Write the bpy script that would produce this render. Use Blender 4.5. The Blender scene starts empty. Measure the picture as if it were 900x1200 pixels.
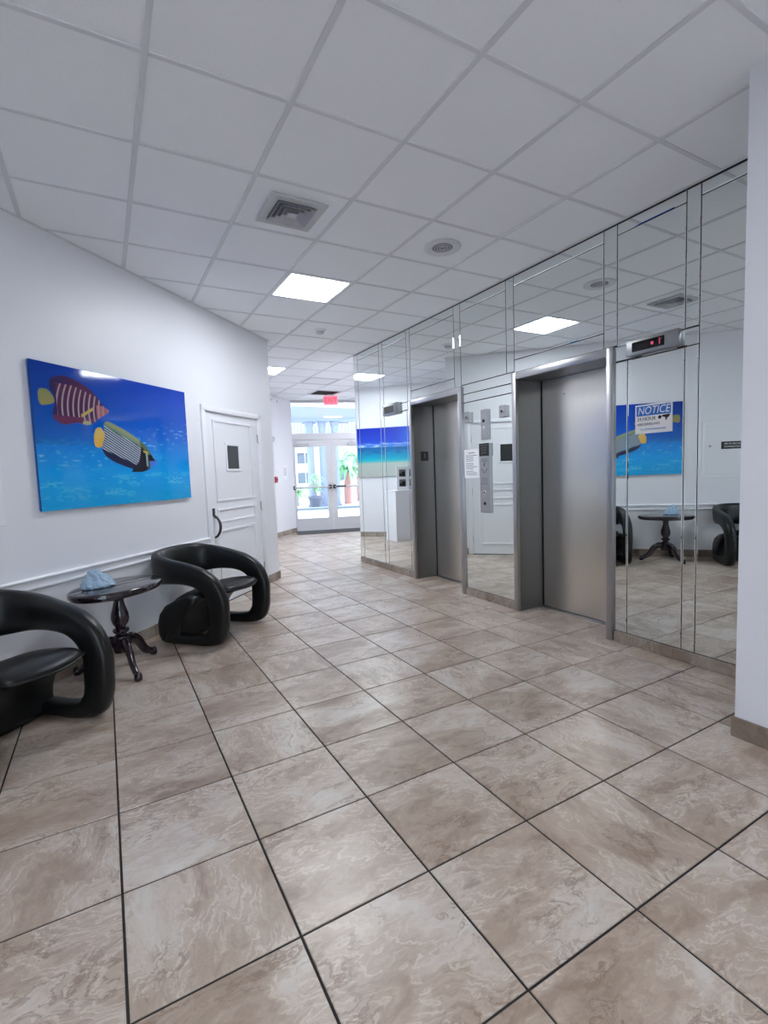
import bpy, bmesh, math, random
from mathutils import Vector, Matrix, noise
random.seed(7)
R = math.radians
S = bpy.context.scene
COL = S.collection

# ---------------------------------------------------------------- camera, sky, exposure
HC = 3.051          # ceiling height
MX = 3.318          # plane of the mirror wall
cam_d = bpy.data.cameras.new('camera')
cam = bpy.data.objects.new('camera', cam_d)
COL.objects.link(cam)
cam_d.sensor_fit = 'VERTICAL'
cam_d.sensor_height = 36.0
cam_d.lens = 580.573 / 1200 * 36.0
cam_d.clip_start = 0.02
cr = Vector((0.86973504, -0.49220068, -0.03604784))
cu = Vector((0.07189492, 0.05409968, 0.99594395))
cf = Vector((0.48825411, 0.868799, -0.08243912))
m = Matrix((cr, cu, -cf)).transposed().to_4x4()
m.translation = Vector((0, 0, 1.3533))
cam.matrix_world = m
S.camera = cam

S.view_settings.view_transform = 'Standard'
S.view_settings.look = 'None'
S.view_settings.gamma = 1.0
S.view_settings.use_curve_mapping = False
S.view_settings.exposure = 1.12
S.cycles.use_denoising = True
S.cycles.max_bounces = 12
S.cycles.glossy_bounces = 6
S.cycles.diffuse_bounces = 6
S.cycles.sample_clamp_indirect = 8.0

W = bpy.data.worlds.new('sky')
S.world = W
W.use_nodes = True
wn = W.node_tree.nodes
bg = wn['Background']
bg.inputs['Color'].default_value = (0.72, 0.84, 1.0, 1)
bg.inputs['Strength'].default_value = 2.2

sun_d = bpy.data.lights.new('sun', 'SUN')
sun = bpy.data.objects.new('sun', sun_d)
COL.objects.link(sun)
sun_d.energy = 5.0
sun_d.angle = R(2)
sun_d.color = (1.0, 0.96, 0.9)
sun.rotation_euler = (R(38), 0, R(80))
PANEL_POWER = 20.0

# ---------------------------------------------------------------- materials
def lin(r, g, b):
    f = lambda c: (c / 255 / 12.92) if c <= 10 else ((c / 255 + 0.055) / 1.055) ** 2.4
    return (f(r), f(g), f(b), 1)

def new_mat(name, col=(.8, .8, .8, 1), rough=.5, metal=0, **kw):
    mt = bpy.data.materials.new(name)
    mt.use_nodes = True
    b = mt.node_tree.nodes['Principled BSDF']
    b.inputs['Base Color'].default_value = col
    b.inputs['Roughness'].default_value = rough
    b.inputs['Metallic'].default_value = metal
    for k, v in kw.items():
        b.inputs[k.replace('_', ' ')].default_value = v
    return mt

def add_noise(mt, scale=60, var=0.06, bump=0.05, dist=0.002, stretch=(1, 1, 1), coord='Object', detail=4):
    """fine colour grain and relief on a plain material"""
    nt = mt.node_tree
    N, L = nt.nodes, nt.links
    b = N['Principled BSDF']
    tc = N.new('ShaderNodeTexCoord')
    mp = N.new('ShaderNodeMapping')
    mp.inputs['Scale'].default_value = stretch
    ns = N.new('ShaderNodeTexNoise')
    ns.inputs['Scale'].default_value = scale
    ns.inputs['Detail'].default_value = detail
    L.new(tc.outputs[coord], mp.inputs[0])
    L.new(mp.outputs[0], ns.inputs[0])
    if var:
        c = b.inputs['Base Color'].default_value[:]
        mx = N.new('ShaderNodeMix')
        mx.data_type = 'RGBA'
        mx.inputs[6].default_value = tuple(max(0, x * (1 - var)) for x in c[:3]) + (1,)
        mx.inputs[7].default_value = tuple(min(1, x * (1 + var)) for x in c[:3]) + (1,)
        L.new(ns.outputs['Fac'], mx.inputs[0])
        L.new(mx.outputs[2], b.inputs['Base Color'])
    if bump:
        bp = N.new('ShaderNodeBump')
        bp.inputs['Strength'].default_value = bump
        bp.inputs['Distance'].default_value = dist
        L.new(ns.outputs['Fac'], bp.inputs['Height'])
        L.new(bp.outputs[0], b.inputs['Normal'])
    return mt

def stone_mat(name, dark=1.0, seed_amt=40.0, rough=.3):
    mt = bpy.data.materials.new(name)
    mt.use_nodes = True
    nt = mt.node_tree
    N, L = nt.nodes, nt.links
    b = N['Principled BSDF']
    tc = N.new('ShaderNodeTexCoord')
    oi = N.new('ShaderNodeObjectInfo')
    vm = N.new('ShaderNodeVectorMath')
    vm.operation = 'MULTIPLY_ADD'
    vm.inputs[1].default_value = (seed_amt, seed_amt * 1.7, seed_amt * .6)
    L.new(oi.outputs['Random'], vm.inputs[0])
    L.new(tc.outputs['Object'], vm.inputs[2])
    mp = N.new('ShaderNodeMapping')
    mp.inputs['Rotation'].default_value = (0, 0, R(-40))
    mp.inputs['Scale'].default_value = (1.5, 2.9, 1.5)
    L.new(vm.outputs[0], mp.inputs[0])
    def noise_n(vec, scale, detail, rough=.5, dist=0.0):
        n = N.new('ShaderNodeTexNoise')
        n.inputs['Scale'].default_value = scale
        n.inputs['Detail'].default_value = detail
        n.inputs['Roughness'].default_value = rough
        n.inputs['Distortion'].default_value = dist
        L.new(vec, n.inputs[0])
        return n
    def math_n(op, x, y=None, z=None):
        n = N.new('ShaderNodeMath')
        n.operation = op
        for i, v in enumerate((x, y, z)):
            if v is None: continue
            if isinstance(v, (int, float)): n.inputs[i].default_value = v
            else: L.new(v, n.inputs[i])
        return n.outputs[0]
    def ramp_n(fac, stops):
        r = N.new('ShaderNodeValToRGB')
        e = r.color_ramp.elements
        e[0].position, e[0].color = stops[0]
        e[1].position, e[1].color = stops[-1]
        for p, c in stops[1:-1]:
            e.new(p).color = c
        L.new(fac, r.inputs[0])
        return r.outputs[0]
    def mix_n(fac, c1, c2):
        mx = N.new('ShaderNodeMix')
        mx.data_type = 'RGBA'
        L.new(fac, mx.inputs[0])
        L.new(c1, mx.inputs[6])
        mx.inputs[7].default_value = c2
        return mx.outputs[2]
    BW = lambda v: (v, v, v, 1)
    # domain warp
    n0 = noise_n(mp.outputs[0], 2.6, 5, .55)
    wv = N.new('ShaderNodeVectorMath')
    wv.operation = 'MULTIPLY_ADD'
    wv.inputs[1].default_value = (.75, .75, .75)
    L.new(n0.outputs['Color'], wv.inputs[0])
    L.new(mp.outputs[0], wv.inputs[2])
    big = noise_n(wv.outputs[0], 1.5, 4, .5, .5).outputs['Fac']
    fine = noise_n(wv.outputs[0], 7.0, 10, .72, .8).outputs['Fac']
    val = math_n('MULTIPLY_ADD', math_n('SUBTRACT', fine, .5), .55, big)
    base_c = ramp_n(val, [(.26, lin(146, 127, 112)), (.39, lin(165, 147, 132)), (.48, lin(176, 159, 145)), (.55, lin(184, 169, 156)), (.62, lin(194, 183, 173)), (.76, lin(205, 197, 189))])
    # agate bands that run along the edge of the pale patches
    wt = N.new('ShaderNodeTexWave')
    wt.wave_type = 'BANDS'
    wt.inputs['Scale'].default_value = 4.2
    wt.inputs['Distortion'].default_value = 6.0
    wt.inputs['Detail'].default_value = 4.0
    wt.inputs['Detail Scale'].default_value = 1.8
    wt.inputs['Detail Roughness'].default_value = .6
    L.new(wv.outputs[0], wt.inputs[0])
    edge = ramp_n(big, [(.44, BW(0)), (.52, BW(1)), (.60, BW(0))])
    lt = ramp_n(wt.outputs['Fac'], [(.70, BW(0)), (.95, BW(1))])
    c1 = mix_n(math_n('MULTIPLY', math_n('MULTIPLY', lt, edge), .50), base_c, lin(218, 208, 197))
    # dark hair veins
    vn = noise_n(wv.outputs[0], 2.3, 6, .6, .6).outputs['Fac']
    vd = ramp_n(math_n('ABSOLUTE', math_n('SUBTRACT', vn, .5)), [(0, BW(1)), (.010, BW(.75)), (.030, BW(0))])
    msk = ramp_n(noise_n(mp.outputs[0], 1.7, 2).outputs['Fac'], [(.47, BW(0)), (.60, BW(1))])
    c2 = mix_n(math_n('MULTIPLY', math_n('MULTIPLY', vd, msk), .62), c1, lin(118, 95, 80))
    mx = N.new('NodeReroute')
    L.new(c2, mx.inputs[0])
    hs = N.new('ShaderNodeHueSaturation')
    hs.inputs['Value'].default_value = dark
    L.new(mx.outputs[0], hs.inputs['Color'])
    L.new(hs.outputs[0], b.inputs['Base Color'])
    b.inputs['Roughness'].default_value = rough
    return mt

M = {}
M['tile'] = stone_mat('travertine porcelain')
M['base_tile'] = stone_mat('travertine baseboard', .68, 60.0, .38)
M['grout'] = add_noise(new_mat('dark grout', lin(44, 40, 40), .9), 80, .2, .2)
M['wall'] = add_noise(new_mat('white wall paint', lin(229, 230, 236), .42), 140, .012, .05, .002, coord='Generated', detail=3)
M['wall'].node_tree.nodes['Texture Coordinate'].outputs['Object']
M['trimw'] = new_mat('white gloss trim paint', lin(233, 234, 240), .32)
M['ctile'] = add_noise(new_mat('mineral fibre tile', lin(243, 246, 253), .9), 170, .05, .25, .002, detail=6)
M['tbar'] = new_mat('painted tee bar', lin(218, 220, 226), .55)
M['ctop'] = new_mat('plenum', lin(90, 90, 92), .9)
M['mirror'] = new_mat('mirror glass', (.84, .885, .872, 1), .0, 1.0)
M['seam'] = new_mat('mirror backing', lin(40, 44, 44), .6)
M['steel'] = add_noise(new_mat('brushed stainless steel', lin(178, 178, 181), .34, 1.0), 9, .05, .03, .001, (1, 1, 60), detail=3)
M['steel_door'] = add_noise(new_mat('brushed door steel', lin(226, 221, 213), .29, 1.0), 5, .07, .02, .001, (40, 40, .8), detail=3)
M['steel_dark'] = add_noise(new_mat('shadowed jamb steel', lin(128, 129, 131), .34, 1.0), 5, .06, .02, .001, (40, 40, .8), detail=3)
M['steel_mid'] = new_mat('satin indicator steel', lin(158, 159, 161), .4, 1.0)
M['dark'] = new_mat('black plastic', lin(22, 22, 24), .35)
M['screen'] = new_mat('dark screen glass', lin(18, 17, 20), .08)
M['leather'] = add_noise(new_mat('black leatherette', (.007, .0075, .0078, 1), .36, 0, Specular_IOR_Level=.36), 220, .1, .12, .001, detail=3)
M['mahog'] = add_noise(new_mat('dark mahogany lacquer', (.017, .009, .014, 1), .14, 0, Coat_Weight=.5), 8, .35, 0, 0, (1, 6, 1))
M['cloth'] = add_noise(new_mat('pale blue fabric', lin(168, 192, 214), .85), 90, .1, .3)
M['paper'] = new_mat('white paper', lin(238, 240, 244), .7)
M['ink'] = new_mat('black ink', lin(24, 24, 28), .7)
M['grey_ink'] = new_mat('grey ink', lin(120, 122, 126), .7)
M['white_ink'] = new_mat('white ink', lin(240, 240, 242), .6)
M['sign_blue'] = new_mat('notice blue', lin(30, 110, 200), .45)
M['exit_face'] = new_mat('exit sign face', lin(226, 120, 140), .4, 0, Emission_Color=lin(235, 110, 135), Emission_Strength=.45)
M['exit_ink'] = new_mat('exit letters', lin(200, 30, 50), .4, 0, Emission_Color=lin(215, 40, 60), Emission_Strength=.4)
M['led'] = new_mat('lit red digit', lin(120, 20, 40), .4, 0, Emission_Color=lin(190, 70, 100), Emission_Strength=.5)
M['alum'] = new_mat('pale painted aluminium', lin(206, 207, 211), .4, .15)
M['brass'] = new_mat('aged dark bronze', lin(84, 82, 80), .32, .9)
M['chrome'] = new_mat('hinge nickel', lin(170, 170, 172), .3, 1.0)
M['grille'] = new_mat('dusty grille paint', lin(196, 198, 202), .6)
M['void'] = new_mat('dark duct', lin(38, 38, 42), .9)
M['dkglass'] = new_mat('dark wired glass', lin(52, 55, 56), .12)
M['mat'] = add_noise(new_mat('charcoal mat pile', lin(74, 76, 80), .95), 160, .3, .4)
M['red'] = new_mat('alarm red', lin(170, 50, 60), .4)
M['concrete'] = add_noise(new_mat('pale concrete', lin(206, 208, 210), .85), 8, .08, .1)
M['curb'] = add_noise(new_mat('grey curb', lin(120, 130, 138), .85), 8, .08, .1)
M['column'] = add_noise(new_mat('pale blue column paint', lin(128, 138, 162), .6), 20, .03, .02)
M['lav'] = add_noise(new_mat('lavender fascia paint', lin(134, 140, 162), .6), 20, .03, .02)
M['bldg'] = add_noise(new_mat('cream stucco', lin(186, 184, 182), .8), 12, .06, .1)
M['bldg_red'] = add_noise(new_mat('faded red stucco', lin(196, 120, 118), .8), 12, .06, .1)
M['winglass'] = new_mat('building window glass', lin(96, 104, 116), .12)
M['pot'] = add_noise(new_mat('slate planter', lin(88, 94, 112), .5), 20, .1, .1)
M['soil'] = new_mat('soil', lin(60, 48, 40), .95)
M['leaf'] = add_noise(new_mat('green leaf', lin(96, 168, 88), .5), 12, .25, 0)
M['leaf2'] = add_noise(new_mat('pale palm leaf', lin(120, 178, 130), .5), 12, .25, 0)
M['trunk'] = add_noise(new_mat('brown pink palm trunk', lin(176, 128, 122), .9), 20, .25, .4)
M['stem'] = add_noise(new_mat('pale stem', lin(170, 160, 158), .9), 20, .2, .2)

def glass_mat():
    mt = bpy.data.materials.new('clear door glass')
    mt.use_nodes = True
    N, L = mt.node_tree.nodes, mt.node_tree.links
    N.remove(N['Principled BSDF'])
    out = N['Material Output']
    tr = N.new('ShaderNodeBsdfTransparent')
    tr.inputs[0].default_value = (.93, .96, .97, 1)
    gl = N.new('ShaderNodeBsdfGlossy')
    gl.inputs['Roughness'].default_value = .02
    fr = N.new('ShaderNodeFresnel')
    fr.inputs[0].default_value = 1.45
    mx = N.new('ShaderNodeMixShader')
    L.new(fr.outputs[0], mx.inputs[0])
    L.new(tr.outputs[0], mx.inputs[1])
    L.new(gl.outputs[0], mx.inputs[2])
    L.new(mx.outputs[0], out.inputs[0])
    return mt
M['glass'] = glass_mat()

def emit_mat(name, col, strength):
    mt = new_mat(name, (.9, .9, .9, 1), .5)
    b = mt.node_tree.nodes['Principled BSDF']
    b.inputs['Emission Color'].default_value = col
    b.inputs['Emission Strength'].default_value = strength
    return mt
M['lamp'] = emit_mat('lit diffuser', (.90, .95, 1.0, 1), PANEL_POWER)

def print_mat(name, rough=.06):
    mt = bpy.data.materials.new(name)
    mt.use_nodes = True
    N, L = mt.node_tree.nodes, mt.node_tree.links
    b = N['Principled BSDF']
    at = N.new('ShaderNodeVertexColor')
    at.layer_name = 'print'
    L.new(at.outputs[0], b.inputs['Base Color'])
    b.inputs['Roughness'].default_value = rough
    return mt
M['print'] = print_mat('acrylic print')
M['print_matt'] = print_mat('board print', .4)

# ---------------------------------------------------------------- helpers
def link(name, data, parent=None, mat=None, smooth=False):
    o = bpy.data.objects.new(name, data)
    COL.objects.link(o)
    if mat is not None and data is not None and not data.materials:
        data.materials.append(mat)
    if parent is not None:
        o.parent = parent
    if smooth and data is not None:
        data.polygons.foreach_set('use_smooth', [True] * len(data.polygons))
    return o

def obj(name, bm, mat, parent=None, smooth=False, angle=None):
    me = bpy.data.meshes.new(name)
    bmesh.ops.recalc_face_normals(bm, faces=bm.faces)
    bm.to_mesh(me)
    bm.free()
    o = link(name, me, parent, mat, smooth or angle is not None)
    if angle is not None:
        me.set_sharp_from_angle(angle=R(angle))
    return o

def tag(o, label=None, cat=None, group=None, kind=None):
    if label: o['label'] = label
    if cat: o['category'] = cat
    if group: o['group'] = group
    if kind: o['kind'] = kind
    return o

def empty(name, loc, rz, label=None, cat=None, group=None, kind=None):
    o = link(name, None)
    o.empty_display_size = .1
    o.location = loc
    o.rotation_euler = (0, 0, rz)
    return tag(o, label, cat, group, kind)

def box(bm, x0, x1, y0, y1, z0, z1, bev=0, seg=1):
    vs = [bm.verts.new((x, y, z)) for z in (z0, z1) for y in (y0, y1) for x in (x0, x1)]
    f = [(0, 2, 3, 1), (4, 5, 7, 6), (0, 1, 5, 4), (2, 6, 7, 3), (0, 4, 6, 2), (1, 3, 7, 5)]
    fs = [bm.faces.new([vs[i] for i in q]) for q in f]
    if bev:
        es = list({e for q in fs for e in q.edges})
        bmesh.ops.bevel(bm, geom=es, offset=bev, segments=seg, affect='EDGES', profile=.5)
    return bm

def B(*a, **k):
    return box(bmesh.new(), *a, **k)

def lathe(bm, prof, seg=24, cx=0, cy=0, sx=1, sy=1):
    rings = []
    for r, z in prof:
        rings.append([bm.verts.new((cx + sx * r * math.cos(2 * math.pi * i / seg), cy + sy * r * math.sin(2 * math.pi * i / seg), z)) for i in range(seg)])
    for a, b in zip(rings, rings[1:]):
        for i in range(seg):
            bm.faces.new((a[i], a[(i + 1) % seg], b[(i + 1) % seg], b[i]))
    bm.faces.new(rings[0][::-1])
    bm.faces.new(rings[-1])
    return bm

def loft(bm, rings, cap=True):
    rs = [[bm.verts.new(p) for p in r] for r in rings]
    n = len(rs[0])
    for a, b in zip(rs, rs[1:]):
        for i in range(n):
            bm.faces.new((a[i], a[(i + 1) % n], b[(i + 1) % n], b[i]))
    if cap:
        bm.faces.new(rs[0][::-1])
        bm.faces.new(rs[-1])
    return bm

def tube(bm, pts, rad, seg=10, cap=True):
    pts = [Vector(p) for p in pts]
    n = len(pts)
    if not isinstance(rad, (list, tuple)):
        rad = [rad] * n
    rings = []
    up = Vector((0.13, .21, 1)).normalized()
    for i, p in enumerate(pts):
        t = (pts[min(i + 1, n - 1)] - pts[max(i - 1, 0)]).normalized()
        a = t.cross(up)
        if a.length < .1:
            a = t.cross(Vector((1, .1, 0)))
        a.normalize()
        b = t.cross(a)
        rings.append([p + rad[i] * (math.cos(2 * math.pi * k / seg) * a + math.sin(2 * math.pi * k / seg) * b) for k in range(seg)])
    return loft(bm, rings, cap)

def cr_spline(keys, per=6):
    """Catmull-Rom through equal-length tuples"""
    out = []
    n = len(keys)
    for i in range(n - 1):
        p0, p1, p2, p3 = (keys[max(i - 1, 0)], keys[i], keys[i + 1], keys[min(i + 2, n - 1)])
        for s in range(per):
            t = s / per
            out.append([.5 * ((2 * b) + (c - a) * t + (2 * a - 5 * b + 4 * c - d) * t * t + (3 * b - a - 3 * c + d) * t ** 3) for a, b, c, d in zip(p0, p1, p2, p3)])
    out.append(list(keys[-1]))
    return out

def text(name, body, size, loc, parent, mat, depth=.0008, align='CENTER', rot=(R(90), 0, 0), shear=0, sx=1.0):
    cu = bpy.data.curves.new(name, 'FONT')
    cu.body = body
    cu.size = size
    cu.align_x = align
    cu.align_y = 'CENTER'
    cu.extrude = depth
    cu.shear = shear
    cu.resolution_u = 3
    tmp = bpy.data.objects.new('tmp', cu)
    COL.objects.link(tmp)
    dg = bpy.context.evaluated_depsgraph_get()
    me = bpy.data.meshes.new_from_object(tmp.evaluated_get(dg))
    bpy.data.objects.remove(tmp)
    bpy.data.curves.remove(cu)
    me.materials.clear()
    o = link(name, me, parent, mat)
    o.location = loc
    o.rotation_euler = rot
    o.scale = (sx, 1, 1)
    return o

def sd(s, d, z=0):
    """point on the slanted seating wall: s along it, d out from it"""
    return Vector(((s + d) / 2 ** .5 - 2.18, (s - d) / 2 ** .5 + 2.18, z))

# ---------------------------------------------------------------- floor
P = .4535
FX, FY = .864, .865
floor = tag(obj('floor', B(-3.2, 8.2, -3.4, 13.0, -.1, -.004), M['grout']), kind='structure')
bm = B(-P / 2 + .004, P / 2 - .004, -P / 2 + .004, P / 2 - .004, -.012, 0)
bmesh.ops.bevel(bm, geom=[e for e in bm.edges if all(v.co.z > -.001 for v in e.verts)], offset=.0018, segments=1, affect='EDGES')
tile_me = bpy.data.meshes.new('tile')
bm.to_mesh(tile_me)
bm.free()
tile_me.materials.append(M['tile'])

def in_view(p, mg=30):
    d = Vector(p) - Vector((0, 0, 1.3533))
    z = d.dot(cf)
    if z < .15: return None
    x, y = 450 + 580.6 * d.dot(cr) / z, 600 - 580.6 * d.dot(cu) / z
    return z if -mg < x < 900 + mg and -mg < y < 1200 + mg else None

def open_floor(x, y):
    """inside the lobby or the hall behind it"""
    if y < 6.3 + .2 and (x - y > -4.36 - .3) and x < 3.75 and not (x > 2.85 and y < 1.0): return True
    if y > 6.2 and x - y > -7.5 and y < 12.2: return True
    return False

near, rest = [], []
for i in range(-8, 25):
    for j in range(-8, 14):
        x, y = FX + (j + .5) * P, FY + (i + .5) * P
        if not open_floor(x, y): continue
        z = in_view((x, y, 0), 120)
        hidden = (x > MX + .1 and y < 6.6) or (y > 6.6 and x > 3.4 + (y - 6.6) * .55) or (y > 6.3 and x < y * .296)
        (near if z and not hidden else rest).append((z or 99, x, y))
near.sort()
rest += near[298:]
for z, x, y in near[:298]:
    o = link('tile', tile_me, floor)
    o.location = (x, y, 0)
    o.rotation_euler = (0, 0, random.choice((0, 0, math.pi, math.pi, math.pi / 2)))
bm = bmesh.new()
for z, x, y in rest:
    box(bm, x - P / 2 + .004, x + P / 2 - .004, y - P / 2 + .004, y + P / 2 - .004, -.012, 0)
tag(obj('tile_field', bm, M['tile'], floor), kind='stuff')

# ---------------------------------------------------------------- ceiling
CP = .6096
CX, CY = .265, 2.287
ceiling = tag(obj('ceiling', B(-3.2, 8.2, -3.4, 12.2, HC + .05, HC + .12), M['ctop']), kind='structure')
bm = B(-CP / 2 + .012, CP / 2 - .012, -CP / 2 + .012, CP / 2 - .012, HC + .004, HC + .02)
ct_me = bpy.data.meshes.new('ceiling_tile')
bmesh.ops.recalc_face_normals(bm, faces=bm.faces)
bm.to_mesh(ct_me)
bm.free()
ct_me.materials.append(M['ctile'])
lights = {(2, 3): 'a', (3, 9): 'b', (-1, -4): 'd', (0, -8): 'e', (6, 8): 'f', (8, 11): 'g'}  # d to g are unseen panels added to brighten the lobby and hall
grilles = {(5, 10), (6, 12)}
stuff_c = bmesh.new()
for i in range(-9, 16):
    for j in range(-5, 13):
        if (j, i) in lights or (j, i) in grilles: continue
        x, y = CX + (j + .5) * CP, CY + (i + .5) * CP
        ok = (y < 7.0 and x - y > -4.36 - .62 and x < MX + .01) or (y > 6.2 and x - y > -7.9 and x < 8)
        if not ok: continue
        if in_view((x, y, HC), 150) or (x < MX and y < 6.7):
            o = link('ceiling_tile', ct_me, ceiling)
            o.location = (x, y, 0)
        else:
            box(stuff_c, x - CP / 2 + .012, x + CP / 2 - .012, y - CP / 2 + .012, y + CP / 2 - .012, HC + .004, HC + .02)
tag(obj('ceiling_tile_field', stuff_c, M['ctile'], ceiling), kind='stuff')
for j in range(-5, 14):
    x = CX + j * CP
    y0 = -3.3
    if x > MX + .05: y0 = 6.66
    if abs(x - MX) < .05: y0 = 6.66
    obj('main_runner', B(x - .0135, x + .0135, y0, 12.1, HC - .003, HC + .012, bev=.0015), M['tbar'], ceiling)
for i in range(-9, 17):
    y = CY + i * CP
    x1 = 8.1 if y > 6.7 else MX
    if y < 1.2: x1 = 2.6 if y < 1.2 else MX
    obj('cross_tee', B(-3.1, x1, y - .012, y + .012, HC - .0015, HC + .012, bev=.0015), M['tbar'], ceiling)

def cell(j, i):
    return CX + (j + .5) * CP, CY + (i + .5) * CP

LAB = {'a': 'square lit ceiling panel above the lobby between seating wall and mirrors',
       'b': 'small lit ceiling panel far back above the corridor beyond the white door',
       'f': 'added unseen ceiling light panel in the hall behind the end of the mirrored wall',
       'g': 'added unseen ceiling light panel in the hall to the right of the glass doors',
       'd': 'added unseen ceiling light panel above the left side of the lobby behind the viewer',
       'e': 'added unseen ceiling light panel above the rear of the lobby behind the viewer'}
for (j, i), k in lights.items():
    x, y = cell(j, i)
    t = empty('ceiling_light', (x, y, HC), 0, LAB[k], 'light', 'recessed ceiling panels')
    h = CP / 2 - .013
    bm = bmesh.new()
    for a in ((-h, h, -h, -h + .022), (-h, h, h - .022, h), (-h, -h + .022, -h + .022, h - .022), (h - .022, h, -h + .022, h - .022)):
        box(bm, a[0], a[1], a[2], a[3], -.002, .03)
    obj('frame', bm, M['trimw'], t)
    obj('diffuser', B(-h + .022, h - .022, -h + .022, h - .022, .006, .012), M['lamp'], t)

# square louvre diffuser
x, y = cell(1, 1)
t = empty('ceiling_vent', (x + .01, y, HC), 0, 'square dusty air diffuser with nested louvres in the near ceiling', 'vent')
def ring(bm, a, b, z0, z1, th=.003):
    """sloping square collar from half-width a at z0 to b at z1"""
    lo = [bm.verts.new((sx * a, sy * a, z0)) for sx, sy in ((-1, -1), (1, -1), (1, 1), (-1, 1))]
    hi = [bm.verts.new((sx * b, sy * b, z1)) for sx, sy in ((-1, -1), (1, -1), (1, 1), (-1, 1))]
    lo2 = [bm.verts.new((v.co.x * (1 - th / a), v.co.y * (1 - th / a), z0 + th)) for v in lo]
    hi2 = [bm.verts.new((v.co.x * (1 - th / b), v.co.y * (1 - th / b), z1 + th)) for v in hi]
    for q in range(4):
        r = (q + 1) % 4
        bm.faces.new((lo[q], lo[r], hi[r], hi[q]))
        bm.faces.new((lo2[r], lo2[q], hi2[q], hi2[r]))
        bm.faces.new((lo[r], lo[q], lo2[q], lo2[r]))
        bm.faces.new((hi[q], hi[r], hi2[r], hi2[q]))
obj('duct_opening', B(-.125, .125, -.125, .125, -.002, .0), new_mat('duct lining', lin(130, 132, 136), .8), t)
bm = bmesh.new()
for a in ((-.185, .185, -.185, -.13), (-.185, .185, .13, .185), (-.185, -.13, -.13, .13), (.13, .185, -.13, .13)):
    box(bm, a[0], a[1], a[2], a[3], -.012, 0, .002)
obj('frame', bm, M['grille'], t)
for a in (.128, .098, .068, .040):
    bm = bmesh.new()
    ring(bm, a, a - .022, -.026, -.004)
    obj('louvre', bm, M['trimw'], t)
obj('centre_plate', B(-.03, .03, -.03, .03, -.024, -.018), M['grille'], t)

# round speaker
x, y = cell(3, 1)
t = empty('ceiling_speaker', (x, y, HC), 0, 'round white ceiling speaker near the mirrored wall', 'speaker')
obj('rim', lathe(bmesh.new(), [(.02, .0), (.145, .0), (.145, -.006), (.135, -.012), (.10, -.010), (.085, -.004), (.02, -.004)], 40), M['tbar'], t, angle=40)
bm = bmesh.new()
lathe(bm, [(.005, -.004), (.078, -.004), (.078, -.0052), (.005, -.0085)], 32)
obj('mesh_cone', bm, new_mat('speaker mesh', lin(120, 122, 128), .7), t, True)
for r in (.022, .042, .062):
    bm = bmesh.new()
    tube(bm, [(r * math.cos(a * math.pi / 16), r * math.sin(a * math.pi / 16), -.0088 + r * .045) for a in range(33)], .0022, 6, False)
    obj('ridge', bm, M['tbar'], t)

# smoke detector
t = empty('smoke_detector', (2.375, 5.62, HC), 0, 'small white smoke detector on the ceiling beyond the light panel', 'detector')
obj('base', lathe(bmesh.new(), [(.01, .004), (.07, .004), (.07, -.012), (.062, -.016), (.01, -.016)], 28), M['trimw'], t, angle=40)
obj('sensor_cap', lathe(bmesh.new(), [(.045, -.016), (.045, -.03), (.036, -.042), (.01, -.046)], 28), M['grille'], t, angle=40)

# flat slatted grilles in the corridor ceiling
for (j, i), lab, dk in (((5, 10), 'white slatted air grille in the corridor ceiling', False), ((6, 12), 'dark return air grille in the ceiling before the glass doors', True)):
    x, y = cell(j, i)
    t = empty('ceiling_grille', (x, y, HC), 0, lab, 'vent', 'corridor ceiling grilles')
    h = CP / 2 - .013
    obj('backing', B(-h, h, -h, h, .012, .016), M['void'], t)
    bm = bmesh.new()
    for a in ((-h, h, -h, -h + .04), (-h, h, h - .04, h), (-h, -h + .04, -h + .04, h - .04), (h - .04, h, -h + .04, h - .04)):
        box(bm, a[0], a[1], a[2], a[3], -.004, .012)
    obj('frame', bm, M['grille'], t)
    n = 7
    for q in range(n):
        yy = -h + .04 + (q + .5) * (2 * h - .08) / n
        w = .012 if dk else .03
        obj('slat', B(-h + .04, h - .04, yy - w, yy + w, .0, .008), M['void'] if dk else M['trimw'], t)

# ---------------------------------------------------------------- walls
R45 = R(45)
def stone_base(par, x0, x1, y, h, step=.4535, th=.012, start=0.0):
    """baseboard pieces along local x, face at y (towards -y)"""
    x = x0
    first = True
    while x < x1 - .01:
        xe = min(x + (step - start if first and start else step), x1)
        first = False
        o = obj('base_piece', B(x + .001, xe - .001, y - th, y, .0, h, bev=.0015), M['base_tile'], par)
        x = xe

tag(obj('awning_added', B(-3.4, 2.9, -6.6, -3.32, 2.75, 2.9), M['lav']), kind='structure')      # unseen awning added over the rear glazing to block sky light

# slanted seating wall: local x = along it (right as seen), local y = into it
wl = empty('wall_left', sd(0, 0), R45, kind='structure')
D0, D1 = 4.385, 5.45          # opening of the white door
bm = bmesh.new()
WT = .7
box(bm, -.4, D0, 0, WT, 0, HC + .004)
box(bm, D0, D1, 0, WT, 2.035, HC + .004)
box(bm, D1, 5.81, 0, WT, 0, HC + .004)
box(bm, D0, D1, .08, WT, 0, 2.035)
obj('wall_face', bm, M['wall'], wl)
stone_base(wl, -.4, D0 - .055, 0, .1)
stone_base(wl, D1 + .06, 5.822, 0, .1)
obj('ceiling_angle', B(-.4, 5.832, -.022, 0, HC - .002, HC + .003), M['tbar'], wl)
bmt = obj('corner_base', B(5.81, 5.822, 0, WT, 0, .1, bev=.0015), M['base_tile'], wl)

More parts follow.
